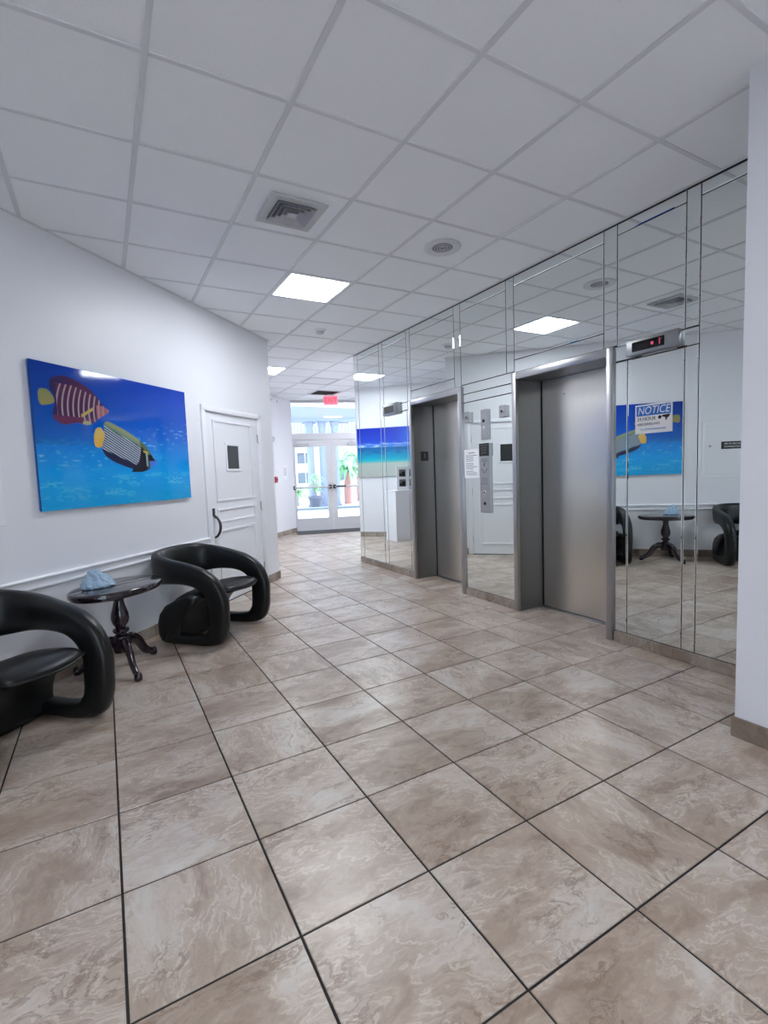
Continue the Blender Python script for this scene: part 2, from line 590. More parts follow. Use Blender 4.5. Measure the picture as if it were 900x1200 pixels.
cr_t = empty('trim_1', sd(0, 0), R45, kind='structure')   # chair rail
def rail(bm, x0, x1):
    prof = [(0, .745), (-.020, .745), (-.026, .738), (-.026, .728), (-.014, .722), (-.012, .700), (-.012, .685), (-.018, .680), (-.018, .668), (-.010, .660), (0, .660)]
    a = [bm.verts.new((x0, y, z)) for y, z in prof]
    b = [bm.verts.new((x1, y, z)) for y, z in prof]
    for i in range(len(prof) - 1):
        bm.faces.new((a[i], a[i + 1], b[i + 1], b[i]))
    bm.faces.new(a)
    bm.faces.new(b[::-1])
bm = bmesh.new()
rail(bm, -.4, D0 - .05)
obj('chair_rail', bm, M['trimw'], cr_t)

# second slanted wall, at the far side of the corridor mouth
w2 = empty('wall_far', (-7.25 / 2, 7.25 / 2, 0), R45, kind='structure')
S2 = 10.62      # its length up to the entrance
obj('wall_face', B(2.5, S2, 0, .15, 0, HC + .004), M['wall'], w2)
stone_base(w2, 4.0, S2, 0, .1)
w3 = empty('wall_corridor_end', (0, 0, 0), R45, kind='structure')
p = Vector((-1.4, 4.6))
# local frame: plane closing the side corridor
bm = B(5.2 - .1, 5.2, .0, 6.0, 0, HC + .004)
o = obj('wall_face', bm, M['wall'], None)
bpy.data.objects.remove(o)
tag(w3, kind='structure')
obj('wall_face', B(2.4, 2.55, 3.6, 5.2, 0, HC + .004), M['wall'], w3)

# pillar wall at right
wp = empty('wall_right', (0, 0, 0), 0, kind='structure')
obj('wall_face', B(2.6, 3.9, -3.2, 1.205, 0, HC + .004), M['wall'], wp)
for a in range(10):
    y1 = 1.217 - a * P
    obj('base_piece', B(2.588, 2.6, max(y1 - P + .002, -3.2), y1, 0, .10, bev=.0015), M['base_tile'], wp)
obj('base_piece', B(2.6, 3.3, 1.205, 1.217, 0, .10, bev=.0015), M['base_tile'], wp)

# walls behind the viewer
wb = empty('wall_back', (0, -3.15, 0), 0, kind='structure')
bm = bmesh.new()
box(bm, -3.1, -1.3, -.15, 0, 0, HC + .004)
box(bm, 1.1, 2.6, -.15, 0, 0, HC + .004)
box(bm, -1.3, 1.1, -.15, 0, 2.4, HC + .004)
obj('wall_face', bm, M['wall'], wb)
wf = empty('window_added', (0, -3.2, 0), 0, kind='structure')       # unseen glazing added behind the viewer to let in daylight
for x in (-1.3, -.125, 1.05):
    obj('stile', B(x, x + .05, -.05, .05, 0, 2.4), M['alum'], wf)
for z in (.02, 2.35):
    obj('rail', B(-1.25, 1.05, -.045, .045, z - .02, z + .05), M['alum'], wf)
for x in (-1.25, -.075):
    obj('pane', B(x, x + 1.125, -.004, .004, .07, 2.33), M['glass'], wf)
tag(obj('wall_side', B(-3.1, -2.95, -3.15, 2.2, 0, HC + .004), M['wall']), kind='structure')

# mirror wall carcass with the two elevator openings
wm = empty('wall_mirror', (MX, 0, 0), R(-90), kind='structure')     # local x = -y world, local y = +x world
E1 = (4.20, 5.115)
E2 = (2.43, 3.365)
bm = bmesh.new()
BK = .008
for a, b in ((1.205, E2[0] - .02), (E2[1] + .02, E1[0] - .02), (E1[1] + .02, 6.652)):
    box(bm, -b, -a, BK, .55, 0, HC + .004)
for e in (E1, E2):
    box(bm, -e[1] - .02, -e[0] + .02, BK, .55, 2.16, HC + .004)
obj('backing', bm, M['seam'], wm)
obj('end_face', B(-6.66, -6.652, .0, .55, 0, HC + .004), M['wall'], wm)
obj('shaft_wall', B(-6.652, -1.2, .55, .6, 0, HC + .004), M['seam'], wm)
tag(obj('wall_hall_block', B(3.9, 7.6, 6.5, 6.655, 0, HC + .004), M['wall']), kind='structure')
tag(obj('wall_hall_right', B(6.6, 6.75, 6.655, 10.6, 0, HC + .004), M['wall']), kind='structure')

G = .003
def mp(y0, y1, z0, z1):
    """one bevelled mirror panel between world y0..y1 and z0..z1"""
    x0, x1 = -y1 + G, -y0 - G
    z0 += G
    z1 -= G
    bw = .005
    bm = bmesh.new()
    b = [bm.verts.new(v) for v in ((x0, .006, z0), (x1, .006, z0), (x1, .006, z1), (x0, .006, z1))]
    mq = [bm.verts.new(v) for v in ((x0, .0018, z0), (x1, .0018, z0), (x1, .0018, z1), (x0, .0018, z1))]
    f = [bm.verts.new(v) for v in ((x0 + bw, .0, z0 + bw), (x1 - bw, .0, z0 + bw), (x1 - bw, .0, z1 - bw), (x0 + bw, .0, z1 - bw))]
    bm.faces.new(f)
    bm.faces.new(b[::-1])
    for i in range(4):
        k = (i + 1) % 4
        bm.faces.new((mq[i], mq[k], f[k], f[i]))
        bm.faces.new((b[i], b[k], mq[k], mq[i]))
    return obj('mirror_panel', bm, M['mirror'], wm)
ZB, ZT, ZS = .078, 3.046, 2.958
for q in (
    # column beyond the first elevator
    (6.54, 6.648, ZB, ZT), (5.905, 6.54, ZB, ZS), (5.905, 6.54, ZS, ZT), (5.803, 5.905, ZB, ZT),
    (5.215, 5.803, 2.19, ZS), (5.215, 5.803, ZS, ZT), (5.135, 5.215, 2.19, ZT),
    (5.215, 5.803, 2.09, 2.19), (5.135, 5.215, 2.09, 2.19), (5.235, 5.803, ZB, 2.09), (5.15, 5.235, ZB, 2.09),
    # over the first elevator
    (4.275, 5.135, 2.305, ZS), (4.275, 5.135, ZS, ZT), (4.275, 5.135, 2.2, 2.305), (4.165, 4.275, 2.2, ZT),
    # between the elevators
    (3.495, 4.165, 2.21, ZS), (3.495, 4.165, ZS, ZT), (3.395, 3.495, 2.21, ZT), (3.42, 4.165, 2.113, 2.21), (3.42, 4.165, 2.026, 2.113), (3.42, 4.165, ZB, 2.026),
    # over the second elevator
    (2.47, 3.395, 2.313, ZS), (2.47, 3.395, ZS, ZT), (2.47, 3.395, 2.2, 2.313), (2.36, 2.47, 2.2, ZT),
    # right of the second elevator
    (1.875, 2.36, 2.19, ZS + .01), (1.875, 2.36, ZS + .01, ZT), (1.787, 1.875, 2.19, ZT), (1.787, 2.382, 2.08, 2.19),
    (2.275, 2.382, ZB, 2.08), (1.875, 2.275, ZB, 2.08), (1.787, 1.875, ZB, 2.08),
    (1.21, 1.787, ZB, ZS + .01), (1.21, 1.787, ZS + .01, ZT)):
    mp(*q)
for a, b in ((1.217, 2.375), (3.42, 4.15), (5.165, 6.652)):
    x = -b
    while x < -a - .01:
        xe = min(x + P, -a)
        obj('base_piece', B(x + .001, xe - .001, -.012, BK, 0, .075, bev=.0015), M['base_tile'], wm)
        x = xe
obj('cap_strip', B(-6.652, -1.21, -.004, .006, ZT, HC - .002), M['seam'], wm)
obj('ceiling_angle', B(-6.652, -1.21, -.024, .006, HC - .002, HC + .003), M['tbar'], wm)

# ---------------------------------------------------------------- elevators
RX = .305     # depth of the door leaf behind the mirror face
def elevator(name, e, lab):
    yc = (e[0] + e[1]) / 2
    w = (e[1] - e[0]) / 2
    t = empty(name, (MX, yc, 0), R(-90), lab, 'elevator', None, 'structure')
    fw = .05
    for s in (-1, 1):
        x0, x1 = sorted((s * w, s * (w + fw)))
        if s < 0: x0, x1 = -w - fw, -w + .004
        else: x0, x1 = w - .004, w + fw
        bm = bmesh.new()
        box(bm, x0, x1, -.022, .01, 0, 2.195, bev=.004, seg=2)
        obj('jamb_face', bm, M['steel'], t, angle=40)
        a, b = sorted((s * (w - .004), s * (w + .014)))
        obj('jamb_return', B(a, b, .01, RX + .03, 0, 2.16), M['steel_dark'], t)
    obj('header_face', B(-w + .004, w - .004, -.022, .01, 2.132, 2.195, bev=.004, seg=2), M['steel'], t, angle=40)
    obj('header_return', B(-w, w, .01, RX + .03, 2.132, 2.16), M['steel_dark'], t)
    obj('sill', B(-w, w, RX - .035, RX + .04, -.01, .003), M['steel'], t)
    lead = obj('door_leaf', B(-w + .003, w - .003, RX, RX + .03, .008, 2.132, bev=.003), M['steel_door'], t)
    obj('edge_strip', B(-w + .002, -w + .014, RX - .006, RX + .01, .006, 2.13), M['dark'], t)
    return t, w
t1, w1 = elevator('door_2', E1, 'farther stainless steel elevator doorway in the mirrored wall')
t2, w2_ = elevator('door_3', E2, 'nearer stainless steel elevator doorway in the mirrored wall')
pl = obj('floor_plate', B(-w1 + .004, -w1 + .0075, .10, .215, 1.46, 1.575, bev=.001), M['dark'], t1)
text('numeral', '1', .085, (-w1 + .0078, .158, 1.52), pl, M['grey_ink'], rot=(R(90), 0, R(90)))
obj('rivet', lathe(bmesh.new(), [(.001, 0), (.006, 0), (.006, .003), (.001, .004)], 10), M['dark'], t2).matrix_local = Matrix.Translation((-.2, RX - .0005, 1.98)) @ Matrix.Rotation(R(90), 4, 'X')

# hall lanterns
def lantern(y0, y1, z0, z1, lab, lit):
    yc, w = (y0 + y1) / 2, (y1 - y0) / 2
    zc, h = (z0 + z1) / 2, (z1 - z0) / 2
    t = empty('hall_lantern', (MX, yc, zc), R(-90), lab, 'indicator', 'hall lanterns by the elevators')
    obj('housing', B(-w, w, -.04, .004, -h, h, bev=.006, seg=2), M['steel_mid'], t, angle=40)
    obj('screen', B(-w * .76, w * .5, -.0425, -.038, -h * .58, h * .58, bev=.001), M['screen'], t)
    if lit:
        o = text('digit', '1', .055, (w * .33, -.0432, 0), t, M['led'])
        bm = lathe(bmesh.new(), [(.001, 0), (.011, 0), (.011, .0012), (.001, .0012)], 14)
        d = obj('direction_dot', bm, M['led'], t)
        d.rotation_euler = (R(90), 0, 0)
        d.location = (w * .05, -.0425, 0)
lantern(1.895, 2.26, 2.092, 2.202, 'steel hall indicator with a lit red numeral right of the nearer elevator', True)
lantern(5.40, 5.775, 2.07, 2.215, 'steel hall indicator with blank screen left of the farther elevator', False)

# call station between the elevators
t = empty('call_station', (MX, 3.80, .9), R(-90), 'tall stainless elevator call station with black notice plate and arrow emblem', 'call panel')
w = .07
obj('lower_plate', B(-w, w, -.024, .002, 0, .69, bev=.003), M['steel'], t, angle=40)
bp = obj('notice_plate', B(-w - .002, w + .002, -.027, -.0225, .565, .69, bev=.001), M['dark'], t)
for k, (s, zz) in enumerate((('IN CASE OF FIRE', .668), ('DO NOT USE', .645), ('ELEVATORS', .622), ('USE STAIRS', .596))):
    text('lettering', s, .0155, (0, -.0275, zz), bp, M['grey_ink'], .0005)
def chev(z, sgn, sc=1.0, h=.06, th=.022):
    bm = bmesh.new()
    pts = [(-.042 * sc, z), (-.042 * sc, z - sgn * .02), (0, z - sgn * h), (.042 * sc, z - sgn * .02), (.042 * sc, z), (.012, z - sgn * (h - th)), (-.012, z - sgn * (h - th))]
    a = [bm.verts.new((x, -.0252, zz)) for x, zz in pts]
    b = [bm.verts.new((x, -.0240, zz)) for x, zz in pts]
    for i in range(7):
        k = (i + 1) % 7
        bm.faces.new((a[i], a[k], b[k], b[i]))
    bm.faces.new(a)
    bm.faces.new(b[::-1])
    return bm
obj('arrow_emblem', chev(.45, 1), M['grey_ink'], t)
bm = lathe(bmesh.new(), [(.0135, -.0), (.0135, .0012), (.001, .0012)], 14)
o = obj('flame_emblem', bm, M['grey_ink'], t)
o.rotation_euler = (R(90), 0, 0)
o.location = (0, -.0240, .482)
o.scale = (1, 1.7, 1)
for z in (.535, .522, .51, .345, .33, .315, .298):
    obj('engraved_line', B(-.045, .045, -.0247, -.0238, z - .003, z + .003), M['grey_ink'], t)
obj('engraved_line', B(-.055, .055, -.0247, -.0238, .283, .287), M['grey_ink'], t)
def disc(name, r, z, mat, par, yb=-.024, d=.006, x=0):
    o = obj(name, lathe(bmesh.new(), [(.001, 0), (r, 0), (r, d * .7), (r * .85, d), (.001, d)], 20), mat, par, angle=40)
    o.rotation_euler = (R(90), 0, 0)
    o.location = (x, yb, z)
    return o
disc('button', .019, .205, M['steel_door'], t)
disc('button_light', .011, .205, M['dark'], t, -.0295, .002)
disc('button', .019, .155, M['steel'], t)
disc('key_switch', .017, .095, M['dark'], t)
up = obj('upper_plate', B(-.045, .055, -.022, .002, .725, 1.02, bev=.003), M['steel'], t, angle=40)
disc('key_switch', .016, .91, M['dark'], t, -.022)
disc('indicator_lens', .013, .845, M['white_ink'], t, -.022)

for y, lab in ((4.055, 'small square key switch plate high on the mirror beside the farther elevator'), (3.535, 'small square key switch plate high on the mirror beside the nearer elevator')):
    t = empty('key_switch_plate', (MX, y, 1.87), R(-90), lab, 'switch', 'key switch plates on the mirror')
    obj('plate', B(-.042, .042, -.03, .002, -.055, .055, bev=.004), M['steel'], t, angle=40)
    disc('lock_ring', .021, 0, M['chrome'], t, -.03, .004)
    disc('keyhole', .012, 0, M['dark'], t, -.0335, .002)

t = empty('paper_notice', (MX, 4.02, 1.395), R(-90), 'white typed paper notice taped on the mirror left of the call station', 'notice')
obj('sheet', B(-.115, .115, -.002, -.0006, -.148, .148), M['paper'], t)
z = .11
obj('typed_line', B(-.05, .05, -.0024, -.0018, z - .004, z + .004), M['grey_ink'], t)
for k in range(11):
    z -= .018 if k % 4 else .026
    obj('typed_line', B(-.09, random.choice((.085, .09, .06, .03)), -.0024, -.0018, z - .003, z + .003), M['grey_ink'], t)

# NOTICE sign on the mirror
t = empty('notice_sign', (MX, 2.081, 1.648), R(-90), 'blue and white video surveillance notice sticker on the mirror beside the elevator', 'sign')
obj('board', B(-.132, .132, -.003, -.0004, -.1, .1, bev=.001), M['white_ink'], t)
obj('blue_band', B(-.122, .122, -.0036, -.0028, .022, .09), M['sign_blue'], t)
text('lettering', 'NOTICE', .074, (0, -.0040, .055), t, M['white_ink'], .0003, shear=.22, sx=.84)
text('lettering', '24 HOUR', .036, (-.118, -.0036, .0), t, M['ink'], .0004, 'LEFT', sx=.92)
text('lettering', 'VIDEO SURVEILLANCE', .0225, (-.118, -.0036, -.037), t, M['ink'], .0004, 'LEFT', sx=.74)
text('lettering', 'ALL ACTIVITIES ARE MONITORED', .0145, (0, -.0036, -.072), t, M['sign_blue'], .0004, sx=.84)
bm = bmesh.new()
pts = [(.058, .006), (.066, .016), (.112, .019), (.118, .012), (.104, -.006), (.098, -.004), (.094, -.02), (.086, -.02), (.084, -.002)]
a = [bm.verts.new((x, -.0036, z)) for x, z in pts]
b = [bm.verts.new((x, -.0028, z)) for x, z in pts]
bm.faces.new(a)
bm.faces.new(b[::-1])
for i in range(len(pts)):
    k = (i + 1) % len(pts)
    bm.faces.new((a[i], a[k], b[k], b[i]))
obj('camera_pictogram', bm, M['ink'], t)
disc('lens_pictogram', .012, .003, M['ink'], t, -.0028, .0008, .047)

# ---------------------------------------------------------------- white door in the seating wall
t = empty('door_1', sd(4.917, 0), R45, 'white panelled door with a small window in the seating wall', 'door', None, 'structure')
w = .53
def prism_x(bm, prof, x0, x1):
    a = [bm.verts.new((x0, y, z)) for y, z in prof]
    b = [bm.verts.new((x1, y, z)) for y, z in prof]
    n = len(prof)
    for i in range(n):
        bm.faces.new((a[i], a[(i + 1) % n], b[(i + 1) % n], b[i]))
    bm.faces.new(a)
    bm.faces.new(b[::-1])
def casing(x0, x1, z0, z1, name='casing'):
    bm = bmesh.new()
    box(bm, x0, x1, -.018, .02, z0, z1, bev=.005, seg=2)
    return obj(name, bm, M['trimw'], t, angle=40)
casing(-w - .05, -w + .008, 0, 2.085)
casing(w - .008, w + .05, 0, 2.085)
casing(-w - .05, w + .05, 2.03, 2.085, 'head_casing')
lf = obj('door_leaf', B(-w + .009, w - .009, .012, .055, .008, 2.028, bev=.003), M['trimw'], t)
def moulding(x0, x1, z0, z1, parent, wd=.026, yb=.012):
    for nm, a in (('moulding', (x0, x1, z0, z0 + wd)), ('moulding', (x0, x1, z1 - wd, z1)), ('moulding', (x0, x0 + wd, z0 + wd, z1 - wd)), ('moulding', (x1 - wd, x1, z0 + wd, z1 - wd))):
        bm = bmesh.new()
        box(bm, a[0], a[1], yb - .011, yb + .002, a[2], a[3], bev=.005, seg=2)
        obj(nm, bm, M['trimw'], parent, angle=40)
XL, XR = -.375, .385
moulding(XL, XR, 1.09, 1.955, lf)
moulding(XL, XR, .865, 1.02, lf)
moulding(XL, XR, .16, .79, lf)
moulding(-.165, .115, 1.41, 1.72, lf, .028)
obj('window_pane', B(-.137, .087, .008, .016, 1.438, 1.692), M['dkglass'], lf)
hd = obj('handle_plate', B(-.462, -.428, .002, .014, .945, 1.03, bev=.003), M['brass'], t)
obj('thumb_latch', B(-.452, -.420, -.03, .004, .925, .94, bev=.003), M['brass'], t)
bm = bmesh.new()
tube(bm, cr_spline([(-.445, .006, .955), (-.445, -.028, .93), (-.442, -.058, .875), (-.442, -.055, .80), (-.445, -.025, .745), (-.445, .008, .725)], 5), [.010 + .004 * math.sin(math.pi * i / 25) for i in range(26)], 10)
obj('pull_handle', bm, M['brass'], t, True)
for z in (.24, .99, 1.80):
    o = obj('hinge', B(w - .013, w - .001, -.004, .012, z - .05, z + .05, bev=.003), M['chrome'], t)
    disc('hinge_pin', .006, z - .055, M['dark'], t, -.004, .006, w - .007)
obj('threshold', B(-w + .009, w - .009, .008, .06, 0, .008), M['seam'], t)

# access panel on the wall near the viewer, seen in the mirror
t = empty('access_panel', sd(1.86, 0), R45, 'white wall access panel with small knob above the nearer chair', 'panel')
obj('frame', B(-.47, .45, -.012, .0, 1.10, 1.86, bev=.003), M['trimw'], t)
obj('panel_door', B(-.43, .41, -.018, -.012, 1.14, 1.82, bev=.003), M['wall'], t)
disc('knob', .014, 1.53, M['chrome'], t, -.018, .016, .355)
t = empty('wall_plaque', sd(1.955, .0185, 1.535), R45, 'small black plaque with two lines of white lettering on the access panel', 'sign')
obj('plate', B(-.128, .128, -.006, 0, -.05, .05, bev=.001), M['dark'], t)
text('lettering', 'IN CASE OF FIRE', .030, (0, -.0064, .019), t, M['white_ink'], .0004, sx=.86)
text('lettering', 'USE STAIRWAYS', .030, (0, -.0064, -.02), t, M['white_ink'], .0004, sx=.86)

# ---------------------------------------------------------------- painted prints (per-vertex colour on a fine grid)
def print_board(par, name, w, h, nx, ny, fn, mat, yb):
    vs, cs = [], []
    for j in range(ny + 1):
        for i in range(nx + 1):
            u, v = i / nx, j / ny
            vs.append((-w / 2 + u * w, yb, h / 2 - v * h))
            cs.append(fn(u, v))
    fs = [(j * (nx + 1) + i, (j + 1) * (nx + 1) + i, (j + 1) * (nx + 1) + i + 1, j * (nx + 1) + i + 1) for j in range(ny) for i in range(nx)]
    me = bpy.data.meshes.new(name)
    me.from_pydata(vs, [], fs)
    at = me.color_attributes.new('print', 'FLOAT_COLOR', 'POINT')
    flat = []
    for c in cs:
        flat += lin(*c)
    at.data.foreach_set('color', flat)
    return link(name, me, par, mat)

def inside(u, v, poly):
    r = False
    n = len(poly)
    for i in range(n):
        x1, y1 = poly[i]
        x2, y2 = poly[i - 1]
        if (y1 > v) != (y2 > v) and u < (x2 - x1) * (v - y1) / (y2 - y1) + x1:
            r = not r
    return r

def smooth_poly(p, per=5):
    q = [p[-1]] + list(p) + [p[0], p[1]]
    out = []
    for i in range(1, len(q) - 2):
        a, b, c, d = q[i - 1], q[i], q[i + 1], q[i + 2]
        for s in range(per):
            t = s / per
            out.append(tuple(.5 * (2 * b[k] + (c[k] - a[k]) * t + (2 * a[k] - 5 * b[k] + 4 * c[k] - d[k]) * t * t + (3 * b[k] - a[k] - 3 * c[k] + d[k]) * t ** 3) for k in (0, 1)))
    return out

def mixc(a, b, t):
    t = max(0, min(1, t))
    return tuple(x + (y - x) * t for x, y in zip(a, b))

def ramp(v, st):
    for (p0, c0), (p1, c1) in zip(st, st[1:]):
        if v <= p1:
            return mixc(c0, c1, (v - p0) / (p1 - p0))
    return st[-1][1]

A_TAIL = smooth_poly([(.039, .184), (.031, .231), (.041, .288), (.106, .259), (.082, .185)])
A_BODY = smooth_poly([(.108, .241), (.088, .165), (.095, .104), (.146, .071), (.206, .076), (.279, .115), (.332, .168), (.369, .236), (.404, .267), (.396, .292), (.345, .337), (.283, .394), (.218, .387), (.144, .405), (.097, .372), (.095, .325)])
B_TAIL = smooth_poly([(.322, .414), (.303, .468), (.307, .549), (.349, .547), (.374, .477), (.352, .411)])
B_BODY = smooth_poly([(.366, .477), (.376, .358), (.465, .388), (.543, .438), (.623, .506), (.671, .579), (.694, .63), (.715, .672), (.67, .712), (.608, .744), (.522, .742), (.537, .723), (.446, .682), (.374, .629), (.347, .569), (.353, .52)], 4)
B_DARK = smooth_poly([(.609, .54), (.633, .589), (.639, .724), (.60, .745), (.539, .725), (.584, .657)])

def ocean(u, v):
    c = ramp(v, [(0, (0, 58, 178)), (.25, (0, 76, 190)), (.45, (0, 100, 210)), (.6, (0, 136, 226)), (.75, (0, 158, 236)), (1, (0, 162, 224))])
    c = mixc(c, tuple(x * .72 for x in c), (.55 - u) * .9 if v < .55 else 0)
    n = noise.noise(Vector((u * 26, v * 60, 3)))
    n2 = noise.noise(Vector((u * 9 + 1.5 * n, v * 16, 9)))
    if v > .45 and n2 > .12:
        c = mixc(c, (120, 210, 240), min(1, (n2 - .12) * 1.2) * min(1, (v - .45) * 4))
    k = math.exp(-((v - (.62 - .34 * max(0, u - .3))) / .10) ** 2)
    if n > .28 and not .40 < u < .56:
        c = mixc(c, (150, 205, 240), k * (n - .22) * 2.0)
    if inside(u, v, A_TAIL):
        c = mixc((132, 140, 92), (156, 144, 84), (v - .17) * 8)
    if inside(u, v, A_BODY):
        ph = (u + .12 * (v - .24) - .9 * (v - .24) ** 2)
        st = math.cos((ph - .118) * 2 * math.pi / .0285)
        base = mixc((96, 42, 74), (60, 30, 80), v * 2.2)
        if v < .125 + .4 * max(0, u - .2) or u < .118:
            base = mixc((44, 32, 86), base, (u - .1) * 6)
            st = -1
        if v > .345:
            base = (104, 44, 84)
            if u < .24: st = -1
        c = base
        if st > .35: c = mixc(base, (184, 164, 166), (st - .35) * 1.9)
        if u > .33 and v > .24:
            c = mixc(c, (196, 132, 132), .75)
        if abs(v - .30 + .9 * (u - .28)) < .012 and .24 < u < .31: c = (196, 170, 96)
        if (u - .27) ** 2 / .0006 + (v - .385) ** 2 / .0004 < 1: c = (170, 166, 130)
    if inside(u, v, B_TAIL):
        c = mixc((214, 186, 110), (230, 176, 66), (v - .42) * 7)
    if inside(u, v, B_BODY):
        q = v - (.36 + .62 * (u - .376))        # distance below the dorsal line
        st = math.sin((v - .78 * u) * 2 * math.pi / .020)
        c = mixc((38, 62, 96), (196, 210, 216), (st + .15) * 1.4)
        if q < .035:
            c = mixc((150, 160, 120), (70, 120, 120), q * 20)
        if v > .565 + .56 * (u - .347) and u < .60:
            c = (26, 28, 66)
        if u > .60:
            c = mixc((92, 112, 66), (52, 84, 92), (v - .55) * 8)
        if inside(u, v, B_DARK) or v > .715: c = (26, 22, 40)
        if .638 < u < .652 and .58 < v < .70: c = (150, 170, 160)
        if u > .655 and .60 < v < .655: c = (22, 26, 36)
        if u > .665 and v > .655: c = (70, 120, 226)
        if abs(v - (.575 + (u - .62) * .2)) < .008 and .62 < u < .66: c = (190, 170, 70)
    return c

t = empty('fish_print', sd(3.309, .006, 1.663), R45, 'large acrylic print of two striped angelfish in blue water on the seating wall', 'picture')
obj('backing', B(-.765, .765, -.010, .006, -.493, .493, bev=.001), M['sign_blue'], t)
obj('acrylic_edge', B(-.771, .771, -.020, -.0102, -.497, .497), new_mat('acrylic edge', lin(20, 50, 110), .1), t)
print_board(t, 'printed_face', 1.542, .994, 380, 250, ocean, M['print'], -.0204)

def beach(u, v):
    c = ramp(v, [(0, (22, 44, 172)), (.30, (26, 70, 200)), (.36, (60, 120, 214)), (.395, (70, 140, 214)), (.40, (6, 90, 160)), (.52, (0, 130, 180)), (.62, (0, 160, 196)), (.68, (60, 178, 190)), (.72, (172, 186, 180)), (1, (176, 182, 178))])
    if v < .3: c = mixc(c, (40, 130, 235), max(0, .8 - abs(u - .18) * 3) * .8)
    n = noise.noise(Vector((u * 9, v * 26, 2)))
    k = math.exp(-((v - .36) / .045) ** 2)
    if n > -.1 and v < .4:
        c = mixc(c, (215, 230, 245), k * (n + .25) * 1.5)
    if .4 < v < .55 and n > .2: c = mixc(c, (0, 70, 140), .4)
    return c
# on wall_far: local x measured along that wall
def w2p(s, d, z):
    return Vector((-3.625 + (s + d) / 2 ** .5, 3.625 + (s - d) / 2 ** .5, z))
sB = (7.02 + 7.99) / 2 - .02
t = empty('beach_print', w2p(7.24, .006, 1.735), R45, 'wide acrylic print of a turquoise beach on the far corridor wall, seen in the mirrors', 'picture')
obj('backing', B(-.755, .755, -.010, .006, -.493, .493, bev=.001), M['sign_blue'], t)
print_board(t, 'printed_face', 1.53, .994, 120, 80, beach, M['print'], -.0204)
obj('acrylic_edge', B(-.765, .765, -.020, -.0102, -.497, .497), new_mat('acrylic edge pale', lin(60, 110, 160), .1), t)

# podium and poster in front of it
t = empty('podium', (1.52, 8.25, 0), 0, 'plain white box podium in the side corridor, seen in the mirror', 'podium')
obj('body', B(-.33, .33, -.2, .2, .0, .95, bev=.002), M['trimw'], t)
obj('top', B(-.335, .335, -.205, .205, .95, .97, bev=.002), M['trimw'], t)
t = empty('photo_poster', (1.50, 8.16, .971), 0, 'white poster board with four black and white photos standing on the podium', 'poster')
obj('board', B(-.25, .25, -.006, .006, 0, .445), M['paper'], t)
for ix in (-1, 1):
    for iz in (0, 1):
        ph = obj('photo', B(ix * .12 - .075, ix * .12 + .075, -.0075, -.0058, .07 + iz * .19, .21 + iz * .19), M['grey_ink'], t)
        bm = bmesh.new()
        box(bm, ix * .12 - .06, ix * .12 + .015, -.0088, -.0072, .075 + iz * .19, .17 + iz * .19)
        box(bm, ix * .12 + .02, ix * .12 + .065, -.0088, -.0072, .085 + iz * .19, .135 + iz * .19)
        obj('photo_tone', bm, M['ink'], ph)
obj('caption_strip', B(-.2, -.05, -.0075, -.0058, .02, .045), M['ink'], t)

